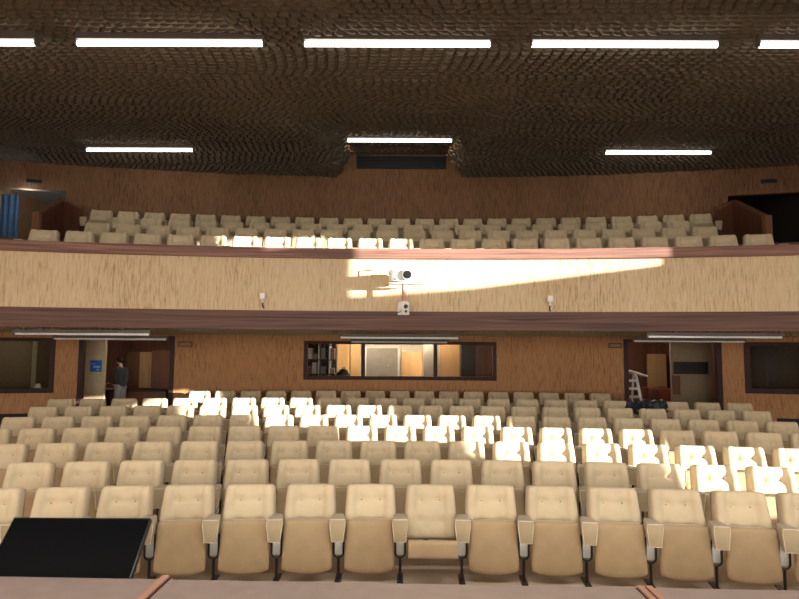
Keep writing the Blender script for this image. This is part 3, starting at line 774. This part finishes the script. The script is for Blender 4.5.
# ------------------------------------------------------------------ dark coat thrown over chairs at right
def coat():
    m = MB(); nx, ny = 46, 26; vs = []; fs = []; rnd = random.Random(3)
    wav = [(rnd.uniform(6, 26), rnd.uniform(-16, 16), rnd.uniform(0, 6), rnd.uniform(.006, .015)) for _ in range(10)]
    for j in range(ny + 1):
        for i in range(nx + 1):
            u = i / nx; v = j / ny
            x = (u - .5) * .78 + .03 * math.sin(v * 9 + u * 3); s = v
            # hangs down in front, passes over the backrest's top, falls behind it
            if s < .42: y = -.10 - .05 * (s / .42 - 1) ** 2; z = .80 - (.42 - s) / .42 * (.20 + .05 * math.sin(u * 11))
            elif s < .58: t = (s - .42) / .16; y = -.10 + .23 * t; z = .80 + .03 * math.sin(t * PI)
            else: t = (s - .58) / .42; y = .13 + .04 * t; z = .80 - t * .35
            f = sum(a * math.sin(p * x * 2 + q * v * .6 + r) for p, q, r, a in wav)
            z -= .07 * max(0, (abs(u - .55) - .3) / .2) ** 2
            z += f * .7 + .012; y += -f * 1.2 if s < .5 else f * .2 + .0
            vs.append((x, y - (.02 if s < .45 else 0), z))
    for j in range(ny):
        for i in range(nx):
            a = j * (nx + 1) + i; fs.append((a, a + 1, a + nx + 2, a + nx + 1))
    return m.add(vs, fs)
a = 8.55 * PITCH_S / (12.31 - CY); p = pol(12.31 - CY, a, floor_z(12.1))
ct_ = coat().build('coat', 'cloth', None, smooth=True, loc=p, rot=(0, 0, -a))
so = ct_.modifiers.new('thickness', 'SOLIDIFY'); so.thickness = .012; so.offset = 1
tag(ct_, 'dark navy coat heaped over a chair near the right doorway', 'coat')

# ------------------------------------------------------------------ person in the left doorway
def skin_obj(name, nodes, edges, mat, parent, sub=2):
    me = bpy.data.meshes.new(name); bm = bmesh.new(); ly = bm.verts.layers.skin.verify(); vv = []
    for k, (p, r) in enumerate(nodes):
        v = bm.verts.new(p); v[ly].radius = r if isinstance(r, tuple) else (r, r); v[ly].use_root = (k == 0); vv.append(v)
    for a, b in edges: bm.edges.new((vv[a], vv[b]))
    bm.to_mesh(me); bm.free(); me.materials.append(M[mat])
    o = bpy.data.objects.new(name, me); COL.objects.link(o); o.parent = parent
    sk = o.modifiers.new('skin', 'SKIN'); sk.use_smooth_shade = True
    if sub:
        ss = o.modifiers.new('sub', 'SUBSURF'); ss.levels = sub; ss.render_levels = sub
    return o
hp = at_y(118.5, 357, 15.62)
HT = hp.z - .29
pe = empty('person', (at_y(121, 380, 15.62).x, 15.62, .29), rz=.0, label='person in dark grey sweater and light trousers at the counter in left doorway', cat='person')
# faces left (-x) and a little away (+y); local forward f, side s
Fw = Vector((-.94, .34, 0)).normalized(); Sd = Vector((Fw.y, -Fw.x, 0)) # Sd: to the person's right
k = HT / 1.66
def P3(f, s, z): v = Fw * (f * k) + Sd * (s * k) + Vector((0, 0, z * k)); return tuple(v)
nodes = [(P3(0, 0, .90), (.115 * k, .15 * k)), (P3(0, 0, 1.08), (.10 * k, .13 * k)), (P3(.01, 0, 1.27), (.105 * k, .15 * k)), (P3(.02, 0, 1.37), (.075 * k, .10 * k)), (P3(.045, 0, 1.43), .047 * k), (P3(.075, 0, 1.50), .06 * k),
         (P3(.01, .17, 1.33), .055 * k), (P3(.0, .24, 1.07), .043 * k), (P3(.20, .19, .92), .033 * k), (P3(.27, .17, .89), .03 * k),
         (P3(.01, -.17, 1.33), .055 * k), (P3(.03, -.23, 1.07), .043 * k), (P3(.23, -.17, .96), .033 * k), (P3(.30, -.15, .93), .03 * k),
         (P3(0, .09, .80), .085 * k), (P3(.02, .09, .46), .055 * k), (P3(-.02, .09, .09), .04 * k), (P3(.10, .10, .035), .035 * k),
         (P3(0, -.09, .80), .085 * k), (P3(.04, -.09, .46), .055 * k), (P3(.02, -.09, .09), .04 * k), (P3(.14, -.10, .035), .035 * k)]
edges = [(0, 1), (1, 2), (2, 3), (3, 4), (4, 5), (2, 6), (6, 7), (7, 8), (8, 9), (2, 10), (10, 11), (11, 12), (12, 13), (0, 14), (14, 15), (15, 16), (16, 17), (0, 18), (18, 19), (19, 20), (20, 21)]
# head as closed form inside the same body: built from extra skin vertices
hd = len(nodes)
nodes += [(P3(.085, 0, 1.56), (.078 * k, .078 * k)), (P3(.08, 0, 1.615), .06 * k), (P3(.165, 0, 1.535), .017 * k), (P3(.075, .078, 1.545), .018 * k), (P3(.075, -.078, 1.545), .018 * k)]
edges += [(5, hd), (hd, hd + 1), (hd, hd + 2), (hd, hd + 3), (hd, hd + 4)]
for hand, sgn in ((9, 1), (13, -1)):                   # five fingers on each hand
    base = nodes[hand][0]
    for q, (ds, ln) in enumerate(((-.028, .055), (-.01, .07), (.01, .075), (.026, .06))):
        b0 = Vector(base) + Fw * (.035 * k) + Sd * (ds * k); i0 = len(nodes)
        nodes += [(tuple(b0), .010 * k), (tuple(b0 + Fw * (ln * k * .6) + Vector((0, 0, -.012))), .009 * k), (tuple(b0 + Fw * (ln * k) + Vector((0, 0, -.035))), .008 * k)]
        edges += [(hand, i0), (i0, i0 + 1), (i0 + 1, i0 + 2)]
    b0 = Vector(base) - Sd * (sgn * .035 * k); i0 = len(nodes)
    nodes += [(tuple(b0), .011 * k), (tuple(b0 + Fw * (.045 * k) - Sd * (sgn * .012)), .009 * k)]; edges += [(hand, i0), (i0, i0 + 1)]
bn = list(nodes)
for q in (0, 1, 2, 3, 14, 15, 16, 18, 19, 20): bn[q] = (bn[q][0], tuple(.72 * r for r in bn[q][1]) if isinstance(bn[q][1], tuple) else bn[q][1] * .72)
for q in (6, 7, 10, 11): bn[q] = (bn[q][0], bn[q][1] * .8)
skin_obj('body', bn, edges, 'skin', pe)
g = 1.16
sw = [(nodes[i][0], tuple(g * q for q in nodes[i][1]) if isinstance(nodes[i][1], tuple) else nodes[i][1] * (g + .1)) for i in (0, 1, 2, 3, 6, 7, 8, 10, 11, 12)]
sw[0] = (P3(0, 0, .80), (.135 * k, .175 * k))
skin_obj('sweater', [sw[1], sw[0], sw[2], sw[3]] + sw[4:], [(0, 1), (0, 2), (2, 3), (2, 4), (4, 5), (5, 6), (2, 7), (7, 8), (8, 9)], 'sweater', pe)
tr = [(P3(0, 0, .98), (.125 * k, .16 * k)), (P3(0, .09, .78), .10 * k), (P3(.02, .09, .46), .075 * k), (P3(-.02, .09, .10), .06 * k), (P3(0, -.09, .78), .10 * k), (P3(.04, -.09, .46), .075 * k), (P3(.02, -.09, .10), .06 * k)]
skin_obj('trousers', tr, [(0, 1), (1, 2), (2, 3), (0, 4), (4, 5), (5, 6)], 'trousers', pe)
for s_ in (.09, -.09):
    f0 = -.02 if s_ > 0 else .02
    skin_obj('shoe', [(P3(f0 - .03, s_, .05), .045 * k), (P3(f0 + .08, s_ * 1.1, .04), .042 * k), (P3(f0 + .17, s_ * 1.1, .03), .03 * k)], [(0, 1), (1, 2)], 'bezel', pe)
hm = MB(); hc = Vector(P3(.062, 0, 1.585)); hm.ball((0, 0, 0), (.098 * k, .098 * k, .10 * k), 18, 12)
hm.v = [tuple(hc + Vector(v) + (Fw * (-.012) if True else Vector())) for v in hm.v]
# cut the face side free: keep hair behind the brow plane
hm.v = [tuple(Vector(v) - Fw * max(0, (Vector(v) - hc).dot(Fw) - .055 * k + max(0, -(Vector(v) - hc).z) * 1.0)) for v in hm.v]
hm.build('hair', 'hair', pe, smooth=True)
for sx in (.03, -.03): MB().ball(P3(.152, sx, 1.565), .010 * k, 8, 6).build('eye', 'hair', pe, smooth=True)
MB().ball(P3(.150, 0, 1.502), (.012 * k, .018 * k, .005 * k), 8, 6).build('mouth', 'redbox', pe, smooth=True)

# ------------------------------------------------------------------ light
w = bpy.data.worlds.new('world'); SC.world = w; w.use_nodes = True
w.node_tree.nodes['Background'].inputs['Color'].default_value = (.5, .62, .85, 1); w.node_tree.nodes['Background'].inputs['Strength'].default_value = .01
sd = bpy.data.lights.new('sun', 'SUN'); sd.energy = 19; sd.color = (1, .965, .90); sd.angle = math.radians(.55)
so_ = bpy.data.objects.new('sun', sd); COL.objects.link(so_); so_.location = (20, -6, 8)
so_.rotation_euler = Vector((-1.55, 1, -.157)).to_track_quat('-Z', 'Y').to_euler()
def area(name, loc, dirv, sx, sy, e, c):
    l = bpy.data.lights.new(name, 'AREA'); l.shape = 'RECTANGLE'; l.size = sx; l.size_y = sy; l.energy = e; l.color = c
    o = bpy.data.objects.new(name, l); COL.objects.link(o); o.location = loc; o.rotation_euler = Vector(dirv).to_track_quat('-Z', 'Z').to_euler(); return o
area('stage_fill_light', (-4.2, -7.95, 2.5), (0, 1, 0), 7.4, 3.4, 500, (1, .96, .90))  # both stage lamps are added fill from behind the camera
area('stage_fill_light', (4.2, -7.95, 2.5), (0, 1, 0), 7.4, 3.4, 500, (1, .96, .90))
area('side_fill_light', (9.5, -3.2, 3.15), (-1, 0.1, 0), 7.4, 3.3, 760, (1, .97, .93))  # added fill lamp on the right wall, before a blank panel
for x in (-5.54, -2.77, 0, 2.77, 5.54): area('stage_strip_light', (x, 1.4, 5.5), (0, .15, -1), 2.28, .12, 85, (1, .96, .88))
def lamp(loc, e, c, r=.12):
    l = bpy.data.lights.new('room_lamp', 'POINT'); l.energy = e; l.color = c; l.shadow_soft_size = r
    o = bpy.data.objects.new('room_lamp', l); COL.objects.link(o); o.location = loc
lamp((.6, 15.9, 2.4), 75, (1, .86, .66)); lamp((-.9, 15.9, 2.4), 60, (1, .86, .66))
lamp((-6.0, 15.3, 2.4), 18, (1, .85, .68)); lamp((5.9, 15.6, 2.4), 34, (1, .85, .68))
lamp((-8.7, 15.0, 2.3), 5, (1, .88, .7))
lamp((-8.6, 13.6, 5.6), 14, (.62, .78, 1))  # added bluish lamp standing in for daylight on the balcony curtain

SC.view_settings.view_transform = 'Standard'; SC.view_settings.look = 'None'; SC.view_settings.gamma = 1; SC.view_settings.use_curve_mapping = False
SC.view_settings.exposure = .28
try: SC.cycles.max_bounces = 8; SC.cycles.diffuse_bounces = 5; SC.cycles.transparent_max_bounces = 16
except Exception: pass
